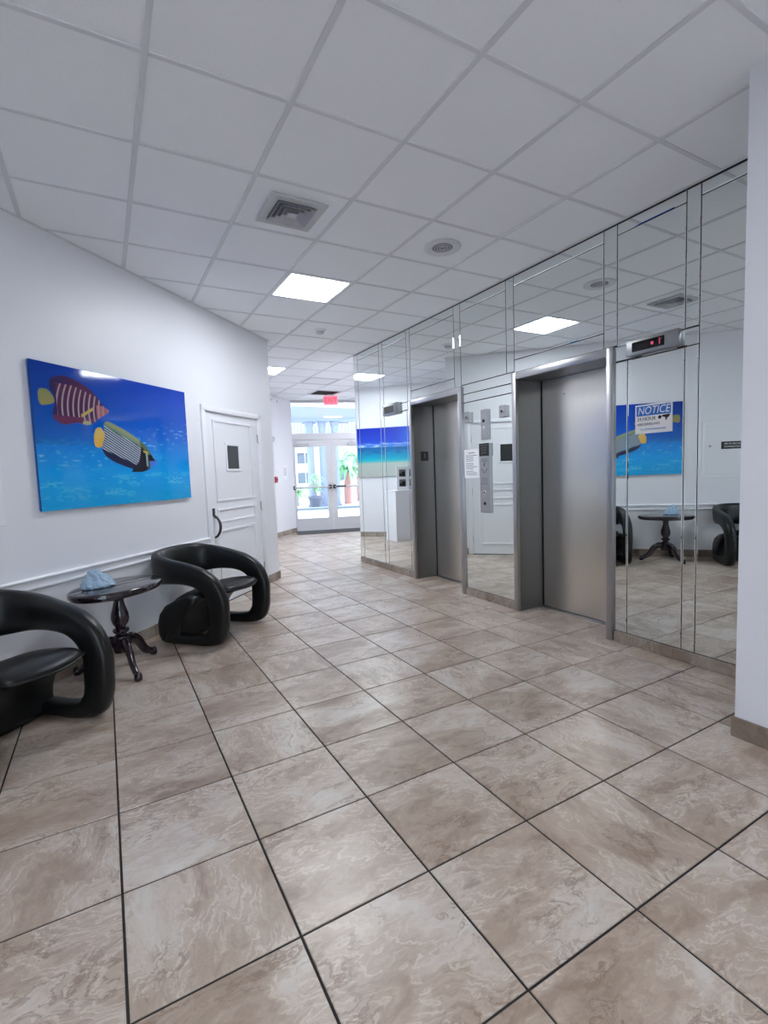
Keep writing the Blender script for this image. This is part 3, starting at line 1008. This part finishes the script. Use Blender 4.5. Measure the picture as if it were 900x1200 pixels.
# ---------------------------------------------------------------- lounge chairs
def chair_parts(t):
    # sweep keys: centre, wide half-axis W, thin half-axis T (right half, x >= 0, y = out from the wall)
    K = [
        ((0, .075, .612), (0, -.022, .140), (0, -.046, -.006)),
        ((.17, .092, .612), (0, -.020, .138), (.014, -.044, -.006)),
        ((.285, .165, .608), (.010, -.012, .130), (.038, -.030, 0)),
        ((.338, .30, .600), (.010, 0, .106), (.050, -.006, 0)),
        ((.340, .45, .584), (.004, .010, .088), (.054, 0, .0)),
        ((.338, .585, .550), (0, .034, .075), (.055, 0, 0)),
        ((.335, .690, .478), (0, .064, .054), (.055, 0, 0)),
        ((.332, .742, .37), (0, .081, .020), (.054, 0, 0)),
        ((.330, .744, .26), (0, .083, .0), (.053, 0, 0)),
        ((.330, .735, .155), (0, .080, -.014), (.054, 0, 0)),
        ((.328, .700, .084), (0, .058, -.050), (.055, 0, 0)),
        ((.326, .620, .050), (0, .012, -.047), (.057, 0, 0)),
        ((.322, .50, .042), (0, 0, -.041), (.058, 0, 0)),
        ((.316, .36, .044), (0, -.004, -.042), (.058, 0, 0)),
        ((.308, .25, .052), (0, -.02, -.045), (.056, 0, 0)),
    ]
    right = [list(c) + list(w) + list(th) for c, w, th in K]
    left = [[-c[0], c[1], c[2], -w[0], w[1], w[2], -th[0], th[1], th[2]] for c, w, th in K][::-1]
    keys = left[:-1] + right
    sw = cr_spline(keys, 5)
    rings = []
    n = 18
    for k in sw:
        C, Wv, T = Vector(k[0:3]), Vector(k[3:6]), Vector(k[6:9])
        r = []
        for i in range(n):
            a = 2 * math.pi * i / n
            c, s = math.cos(a), math.sin(a)
            e = .66
            c = math.copysign(abs(c) ** e, c)
            s = math.copysign(abs(s) ** e, s)
            r.append(C + c * Wv + s * T)
        rings.append(r)
    obj('arm_band', loft(bmesh.new(), rings), M['leather'], t, True)
    # base: side profile swept across the width with rounded flanks
    prof = [(.175, .012), (.150, .06), (.145, .15), (.172, .24), (.235, .315), (.34, .365), (.46, .395), (.53, .385), (.53, .345), (.47, .29), (.415, .22), (.385, .15), (.375, .09), (.385, .045), (.38, .012)]
    cy, cz = .32, .18
    rr = []
    for x, sc in ((-.352, .72), (-.348, .86), (-.335, .95), (-.305, .99), (-.25, 1), (0, 1), (.25, 1), (.305, .99), (.335, .95), (.348, .86), (.352, .72)):
        rr.append([(x, cy + (y - cy) * sc, max(.004, cz + (z - cz) * sc) if z > .02 else .012 + (1 - sc) * .1) for y, z in prof])
    obj('base', loft(bmesh.new(), rr), M['leather'], t, True)
    # seat tongue
    bm = bmesh.new()
    nu, nv = 20, 24
    ZT_ = [(.17, .300), (.25, .345), (.34, .385), (.45, .418), (.56, .442), (.71, .470), (.79, .470), (.85, .455)]
    def seat_pt(f, g):
        px = f * math.sqrt(1 - .32 * g * g)
        py = g * math.sqrt(1 - .32 * f * f)
        y = .515 + py * .318
        wx = .335 - .075 * max(0, min(1, (y - .30) / .25))
        for (y0, z0), (y1, z1) in zip(ZT_, ZT_[1:]):
            if y <= y1:
                zt = z0 + (z1 - z0) * (y - y0) / (y1 - y0)
                break
        th = .048 - .022 * max(0, py) ** 2
        return px * wx, y, zt - .045, th
    top, bot = [], []
    for i in range(nu + 1):
        f = -1 + 2 * i / nu
        rt, rb = [], []
        for j in range(nv + 1):
            g = -1 + 2 * j / nv
            x, y, zc, th = seat_pt(f, g)
            edge = max(0, 1 - max(abs(f), abs(g)) ** 5) ** .5
            rt.append((x, y, zc + th * edge + .016 * (1 - f * f) * (1 - g * g)))
            rb.append((x, y, zc - th * edge))
        top.append(rt)
        bot.append(rb)
    vt = [[bm.verts.new(p) for p in r] for r in top]
    vb = [[(vt[i][j] if i in (0, nu) or j in (0, nv) else bm.verts.new(bot[i][j])) for j in range(nv + 1)] for i in range(nu + 1)]
    for i in range(nu):
        for j in range(nv):
            bm.faces.new((vt[i][j], vt[i + 1][j], vt[i + 1][j + 1], vt[i][j + 1]))
            bm.faces.new((vb[i][j], vb[i][j + 1], vb[i + 1][j + 1], vb[i + 1][j]))
    obj('seat', bm, M['leather'], t, True)
    bm = bmesh.new()
    loop = []
    for k in range(48):
        a = 2 * math.pi * k / 48
        m_ = max(abs(math.cos(a)), abs(math.sin(a)))
        f, g = math.cos(a) / m_, math.sin(a) / m_
        x, y, zc, th = seat_pt(f, g)
        loop.append((x, y, zc))
    tube(bm, loop + [loop[0]], .006, 6, False)
    obj('piping', bm, M['leather'], t, True)

def make_chair(s, d, lab):
    t = empty('lounge_chair', sd(s, d), R(45 + 180), lab, 'chair', 'black lounge chairs on the seating wall')
    return t
c1 = make_chair(3.70, 0.0, 'black leatherette lounge chair with looping arms beside the white door')
chair_parts(c1)
c2 = c1.copy()
COL.objects.link(c2)
c2.location = sd(1.87, .0)
c2['label'] = 'black leatherette lounge chair with looping arms cut off by the left picture edge'
for ch in list(c1.children):
    q = ch.copy()
    COL.objects.link(q)
    q.parent = c2

# ---------------------------------------------------------------- oval pedestal table
t = empty('side_table', sd(2.82, .31), R45, 'dark lacquered oval pedestal table between the two lounge chairs', 'table')
def oval(bm, prof, a, b, seg=56):
    rings = []
    for inset, z in prof:
        rings.append([((a - inset) * math.cos(2 * math.pi * i / seg), (b - inset) * math.sin(2 * math.pi * i / seg), z) for i in range(seg)])
    return loft(bm, rings)
obj('table_top', oval(bmesh.new(), [(.06, .562), (.026, .564), (.012, .572), (.012, .580), (.0, .586), (0, .608), (.006, .617), (.02, .62)], .345, .245), M['mahog'], t, angle=50)
obj('pedestal', lathe(bmesh.new(), [(r * 1.2, z) for r, z in ((.075, .566), (.072, .556), (.036, .548), (.029, .53), (.028, .50), (.036, .46), (.048, .41), (.050, .375), (.044, .345), (.03, .318), (.027, .31), (.042, .302), (.046, .29), (.042, .278), (.030, .27), (.030, .262), (.046, .250), (.048, .235), (.048, .15), (.044, .135), (.03, .128), (.012, .118))], 28), M['mahog'], t, angle=35)
for k, a in enumerate((0, 120, 240)):
    ca, sa = math.cos(R(a)), -math.sin(R(a))
    pts = cr_spline([(.03, .20), (.09, .205), (.15, .165), (.205, .085), (.255, .048), (.292, .03)], 5)
    bm = bmesh.new()
    rings = []
    for i, (r, z) in enumerate(pts):
        f = i / (len(pts) - 1)
        hw, hh = .027 - .008 * f, .048 - .026 * f
        n = 10
        a0, b0 = pts[max(i - 1, 0)], pts[min(i + 1, len(pts) - 1)]
        tx, tz = b0[0] - a0[0], b0[1] - a0[1]
        L_ = math.hypot(tx, tz)
        nx_, nz_ = -tz / L_, tx / L_
        ring_ = []
        for q in range(n):
            c, s = math.cos(2 * math.pi * q / n), math.sin(2 * math.pi * q / n)
            rr_, zz_ = r + c * hh * nx_, max(.001, z + c * hh * nz_)
            ring_.append((rr_ * ca - s * hw * sa, rr_ * sa + s * hw * ca, zz_))
        rings.append(ring_)
    loft(bm, rings)
    lg = obj('leg', bm, M['mahog'], t, True)
    bm = lathe(bmesh.new(), [(.018, .0), (.026, .006), (.027, .03), (.022, .05), (.012, .06)], 14, .298 * ca, .298 * sa)
    obj('foot', bm, M['mahog'], lg, True)

# crumpled cloth on the table
bm = bmesh.new()
bmesh.ops.create_icosphere(bm, subdivisions=5, radius=1)
for v in bm.verts:
    d = v.co.normalized()
    n = 0
    for sc, am in ((1.6, .22), (3.2, .16), (6.5, .09)):
        n += am * (1 - 2 * abs(noise.noise(d * sc + Vector((3.3, 1.7, 5.1)))))
    n2 = 1 + n - .2
    z = d.z
    hgt = .105 if z > 0 else .02
    f = 1 - .45 * max(0, z)
    x = d.x * .098 * n2 * f - .022 * max(0, z)
    y = d.y * .07 * n2 * f
    zz = max(0, .012 + z * hgt * n2)
    v.co = (x, y, zz)
t = tag(obj('folded_cloth', bm, M['cloth'], None, True), 'crumpled pale blue cloth lying on the dark side table', 'cloth')
t.location = sd(2.735, .23, .62)
t.rotation_euler = (0, 0, R(20))

# ---------------------------------------------------------------- entrance
A = Vector((3.80, 11.2, 0))
RD = R(-17)
def dl(x, y, z=0):
    return A + Matrix.Rotation(RD, 3, 'Z') @ Vector((x, y, z))
tr = empty('window_1', A, RD, 'wide transom window above the glass entrance doors', 'window', None, 'structure')
fx0, fx1 = -.03, 2.02
obj('sill_rail', B(fx0, fx1, -.05, .06, 2.145, 2.295, bev=.004), M['alum'], tr)
obj('head_rail', B(fx0, fx1, -.05, .06, 3.0, HC + .004, bev=.004), M['alum'], tr)
for x in ((fx0, .065), (1.955, fx1)):
    obj('stile', B(x[0], x[1], -.05, .06, 2.295, 3.0, bev=.004), M['alum'], tr)
obj('pane', B(.065, 1.955, .0, .008, 2.295, 3.0), M['glass'], tr)
ed = empty('door_4', A, RD, 'pair of white framed glass entrance doors at the corridor end', 'door', None, 'structure')
obj('jamb', B(fx0, .032, -.05, .06, 0, 2.145, bev=.004), M['alum'], ed)
obj('jamb', B(1.935, fx1, -.05, .06, 0, 2.145, bev=.004), M['alum'], ed)
obj('head', B(.032, 1.935, -.03, .05, 2.075, 2.145, bev=.004), M['alum'], ed)
obj('threshold', B(.032, 1.935, -.05, .06, 0, .012), M['grille'], ed)
for k, (x0, x1) in enumerate(((.036, .981), (.986, 1.931))):
    lf = obj('door_leaf', None or (lambda bm: (box(bm, x0, x0 + .11, -.022, .022, .014, 2.07), box(bm, x1 - .11, x1, -.022, .022, .014, 2.07), box(bm, x0 + .11, x1 - .11, -.022, .022, .014, .30), box(bm, x0 + .11, x1 - .11, -.022, .022, 1.98, 2.07), bm)[-1])(bmesh.new()), M['alum'], ed)
    obj('pane', B(x0 + .11, x1 - .11, -.004, .004, .30, 1.98), M['glass'], lf)
    bm = bmesh.new()
    tube(bm, [(x0 + .05, -.085, 1.03), (x1 - .04, -.085, 1.03)], .021, 10)
    pb = obj('push_bar', bm, M['alum'], lf, True)
    for x in (x0 + .05, x1 - .05):
        obj('bar_bracket', B(x - .03, x + .03, -.10, -.02, .985, 1.075, bev=.006), M['dark'], pb)
    if k: obj('bar_latch', B(x0 + .09, x0 + .32, -.108, -.075, 1.015, 1.05, bev=.004), M['dark'], pb)
    bm = B(x0 + .12 if k == 0 else x0 + .4, x0 + .45 if k == 0 else x0 + .72, -.075, -.022, 1.99, 2.05, bev=.006)
    cl = obj('door_closer', bm, M['grille'], lf)
    bm = bmesh.new()
    xa = x0 + .2 if k == 0 else x0 + .55
    tube(bm, [(xa, -.09, 2.05), (xa - .12, -.20, 2.09), (xa - .03, -.05, 2.12)], .008, 8)
    obj('closer_arm', bm, M['grille'], cl)
tag(obj('wall_entrance', B(2.02, 3.4, -.08, .1, 0, HC + .004), M['wall']), kind='structure')
bpy.data.objects['wall_entrance'].location = A
bpy.data.objects['wall_entrance'].rotation_euler = (0, 0, RD)

t = empty('entrance_mat', dl(.98, -.36), RD, 'charcoal floor mat in front of the glass entrance doors', 'mat')
obj('pile', B(-.86, .86, -.29, .29, .0005, .012, bev=.004), M['mat'], t)
bm = bmesh.new()
for a in ((-.9, .9, -.33, -.29), (-.9, .9, .29, .33), (-.9, -.86, -.29, .29), (.86, .9, -.29, .29)):
    box(bm, a[0], a[1], a[2], a[3], .0005, .008)
obj('rubber_border', bm, M['dark'], t)

t = empty('exit_sign', (4.45, 10.12, HC), R(-20), 'red EXIT sign hanging from the ceiling before the entrance doors', 'sign')
obj('ceiling_mount', B(-.08, .08, -.03, .03, -.025, .004, bev=.003), M['trimw'], t)
ef = obj('sign_face', B(-.15, .15, -.012, .012, -.215, -.025, bev=.003), M['exit_face'], t)
text('lettering', 'EXIT', .15, (0, -.0125, -.122), ef, M['exit_ink'], .001, sx=.9)

t = empty('security_camera', w2p(9.62, .0, 2.93), R45, 'small black and white security camera high on the far corridor wall', 'camera')
disc('mount', .045, 0, M['trimw'], t, 0, .02)
bm = bmesh.new()
tube(bm, [(0, -.015, 0), (.0, -.05, -.01), (.01, -.07, -.005)], .012, 8)
obj('arm', bm, M['trimw'], t, True)
bm = bmesh.new()
tube(bm, [(-.05, -.07, .0), (.02, -.09, -.008), (.08, -.11, -.016)], [.03, .034, .034], 14)
obj('housing', bm, M['trimw'], t, angle=40)
bm = bmesh.new()
tube(bm, [(.08, -.11, -.016), (.10, -.116, -.0185)], [.031, .027], 14)
obj('lens', bm, M['dark'], t, angle=40)

t = empty('fire_alarm_pull', w2p(9.68, 0, 1.25), R45, 'small dark red fire alarm pull station on the far corridor wall', 'alarm')
obj('housing', B(-.045, .045, -.05, 0, -.065, .065, bev=.006), M['red'], t)
obj('pull_bar', B(-.035, .035, -.058, -.048, -.02, .015, bev=.003), M['ink'], t)
t = empty('alarm_strobe', w2p(9.66, 0, 2.12), R45, 'round white alarm strobe on the far corridor wall', 'alarm')
disc('base', .085, 0, M['trimw'], t, 0, .025)
disc('speaker_ring', .06, 0, M['grille'], t, -.02, .012)
obj('strobe_lens', B(-.018, .018, -.05, -.025, -.04, .04, bev=.004), M['glass'], t)
for s, zc, lab in ((10.18, 1.40, 'white paper sheet pinned on the far corridor wall left of the entrance'), ):
    t = empty('wall_paper_sheet', w2p(s, 0, zc), R45, lab, 'notice')
    obj('sheet', B(-.10, .10, -.003, -.0005, -.16, .16), M['paper'], t)
    for k in range(6):
        obj('typed_line', B(-.07, .06, -.0036, -.0028, .09 - k * .03, .098 - k * .03), M['grey_ink'], t)

# ---------------------------------------------------------------- outdoors
def out(name, x, y, lab=None, cat=None, group=None, kind=None, rz=0):
    return empty(name, dl(x, y), RD + rz, lab, cat, group, kind)
g = out('ground', 0, 0, kind='structure')
obj('paving', B(-14, 22, .06, 40, -.12, -.02), M['concrete'], g)
tag(obj('ground_bounce', B(-12, 12, -22, -3.4, -.12, -.02), M['concrete']), kind='structure')  # unseen paving added behind the viewer to bounce light up to the ceiling
t = out('curb_strip', 1.8, 7.0, 'long grey curb across the bright courtyard', 'curb')
obj('kerb_face', B(-4, 6, -.12, .12, -.02, .08, bev=.02), M['curb'], t)
obj('gutter', B(-4, 6, -.4, -.12, -.02, -.005), M['curb'], t)
for x, lab in ((1.11, 'pale blue round column behind the left entrance door'), (1.60, 'pale blue round column behind the meeting stile of the doors'), (2.10, 'pale blue round column behind the right entrance door')):
    t = out('column', x, 8.2, lab, 'column', 'canopy columns outside')
    obj('plinth', B(-.17, .17, -.17, .17, -.02, .12, bev=.01), M['column'], t)
    obj('shaft', lathe(bmesh.new(), [(.14, .12), (.135, 3.2)], 28), M['column'], t, angle=40)
    obj('capital', lathe(bmesh.new(), [(.135, 3.2), (.17, 3.26), (.17, 3.4), (.12, 3.41)], 28), M['column'], t, angle=40)
t = out('canopy', 1.6, 8.2, 'lavender canopy beam carried on the round columns outside', 'canopy')
obj('fascia', B(-7, 7, -.22, .22, 3.42, 5.2), M['lav'], t)
obj('soffit_strip', B(-7, 7, -.30, .30, 3.40, 3.46), M['column'], t)
# building across the court
t = out('building', 2.2, 19, 'pale stucco building with dark windows and a balcony across the court', 'building')
obj('wall', B(-9, 9, 0, 5, -.02, 7.5), M['bldg'], t)
obj('red_bay', B(-3.2, -2.0, -.6, 0, -.02, 3.2), M['bldg_red'], t)
for x0, z0, w_, h_ in ((-4.6, .9, 1.0, 1.3), (-1.2, 1.9, 1.1, .8), (-1.2, .7, 1.1, .8), (.6, .8, 1.2, 1.4), (2.9, .8, 1.2, 1.4), (-3.0, 4.1, 1.3, .6), (-.8, 4.3, 1.0, 1.4), (1.2, 4.3, 1.0, 1.4), (3.2, 4.3, 1.0, 1.4)):
    f = obj('window', B(x0, x0 + w_, -.06, .02, z0, z0 + h_, bev=.01), M['trimw'], t)
    obj('pane', B(x0 + .07, x0 + w_ - .07, -.075, -.058, z0 + .07, z0 + h_ - .07), M['winglass'], f)
    obj('mullion', B(x0 + w_ / 2 - .02, x0 + w_ / 2 + .02, -.09, -.07, z0 + .07, z0 + h_ - .07), M['trimw'], f)
obj('balcony_slab', B(-1.5, 6, -1.2, 0, 3.55, 3.75), M['bldg'], t)
rl = obj('balcony_rail', B(-1.5, 6, -1.2, -1.14, 4.65, 4.72), M['column'], t)
for k in range(38):
    x = -1.45 + k * .2
    obj('baluster', B(x - .02, x + .02, -1.19, -1.15, 3.75, 4.65), M['column'], rl)

def frond(bm, base, az, L_, droop, rise, wid, n=9):
    """arched leaf blade with a crease"""
    dx, dy = math.cos(az), math.sin(az)
    prev = None
    for i in range(n + 1):
        f = i / n
        r = L_ * (f - .12 * f * f)
        z = rise * math.sin(min(1, f * 1.25) * math.pi / 2) - droop * f * f
        w_ = wid * (math.sin(math.pi * min(1, .06 + .94 * f)) ** .6) * (1 - .35 * f) + .003
        c = Vector(base) + Vector((dx * r, dy * r, z))
        sd_ = Vector((-dy, dx, 0)) * w_
        row = [bm.verts.new(c + sd_ - Vector((0, 0, w_ * .35))), bm.verts.new(c), bm.verts.new(c - sd_ - Vector((0, 0, w_ * .35)))]
        if prev:
            bm.faces.new((prev[0], prev[1], row[1], row[0]))
            bm.faces.new((prev[1], prev[2], row[2], row[1]))
        prev = row

def palm(x, y, h, n, L_, lab, rt=.09, leafm='leaf2', grp='palms in the court', clump=False):
    t = out('palm_tree' if not clump else 'leafy_shrub', x, y, lab, 'tree' if not clump else 'shrub', grp)
    bm = bmesh.new()
    rings = []
    k = 14
    prof = []
    for i in range(k + 1):
        z = -.02 + h * i / k
        prof += [(rt * (1.15 - .3 * i / k), z), (rt * (.95 - .3 * i / k), z + h / k * .6)]
    lathe(bm, prof, 12)
    obj('trunk', bm, M['trunk'] if not clump else M['stem'], t, True)
    for i in range(n):
        bm = bmesh.new()
        az = i * 2.399 + random.random() * .3
        q = random.random()
        frond(bm, (0, 0, h - .03 + .02 * (i % 3)), az, L_ * (.8 + .4 * q), L_ * (.25 + .8 * random.random()), L_ * (.25 + .55 * random.random()), L_ * .085)
        o = obj('frond', bm, M[leafm], t, True)
palm(2.75, 9.6, 1.35, 34, 1.05, 'shaggy palm with pinkish trunk seen through the right entrance door', .17)
palm(3.6, 11.5, 2.0, 26, 1.2, 'taller palm farther back behind the right entrance door', .15)
palm(.60, 9.7, .55, 26, .62, 'bright green leafy shrub seen low through the left entrance door', .06, 'leaf', 'shrubs in the court', True)
palm(-.8, 10.6, 1.0, 24, .9, 'larger green shrub behind the bright leafy one at the left', .07, 'leaf', 'shrubs in the court', True)
palm(1.75, 11.6, .5, 18, .6, 'small pale shrub between the columns', .06, 'leaf2', 'shrubs in the court', True)

t = out('potted_plant', 1.18, 7.45, 'slate grey tapered planter with a tall spiky plant outside the left door', 'plant')
obj('pot', lathe(bmesh.new(), [(.17, -.02), (.18, .0), (.29, .40), (.315, .41), (.315, .47), (.285, .475), (.27, .44), (.02, .43)], 28), M['pot'], t, angle=40)
obj('soil', lathe(bmesh.new(), [(.02, .435), (.275, .435), (.275, .445), (.02, .455)], 20), M['soil'], t)
bm = bmesh.new()
tube(bm, [(0, 0, .44), (.015, .01, .8), (-.01, 0, 1.1)], [.035, .03, .025], 10)
obj('stem', bm, M['stem'], t, True)
for i in range(30):
    bm = bmesh.new()
    z0 = .55 + .58 * (i / 30)
    frond(bm, (0, 0, z0), i * 2.399, .36 + .1 * random.random(), .12 + .2 * random.random(), .22 + .22 * random.random(), .032, 6)
    obj('leaf', bm, M['leaf2' if i % 3 else 'stem'], t, True)
bpy.context.view_layer.update()
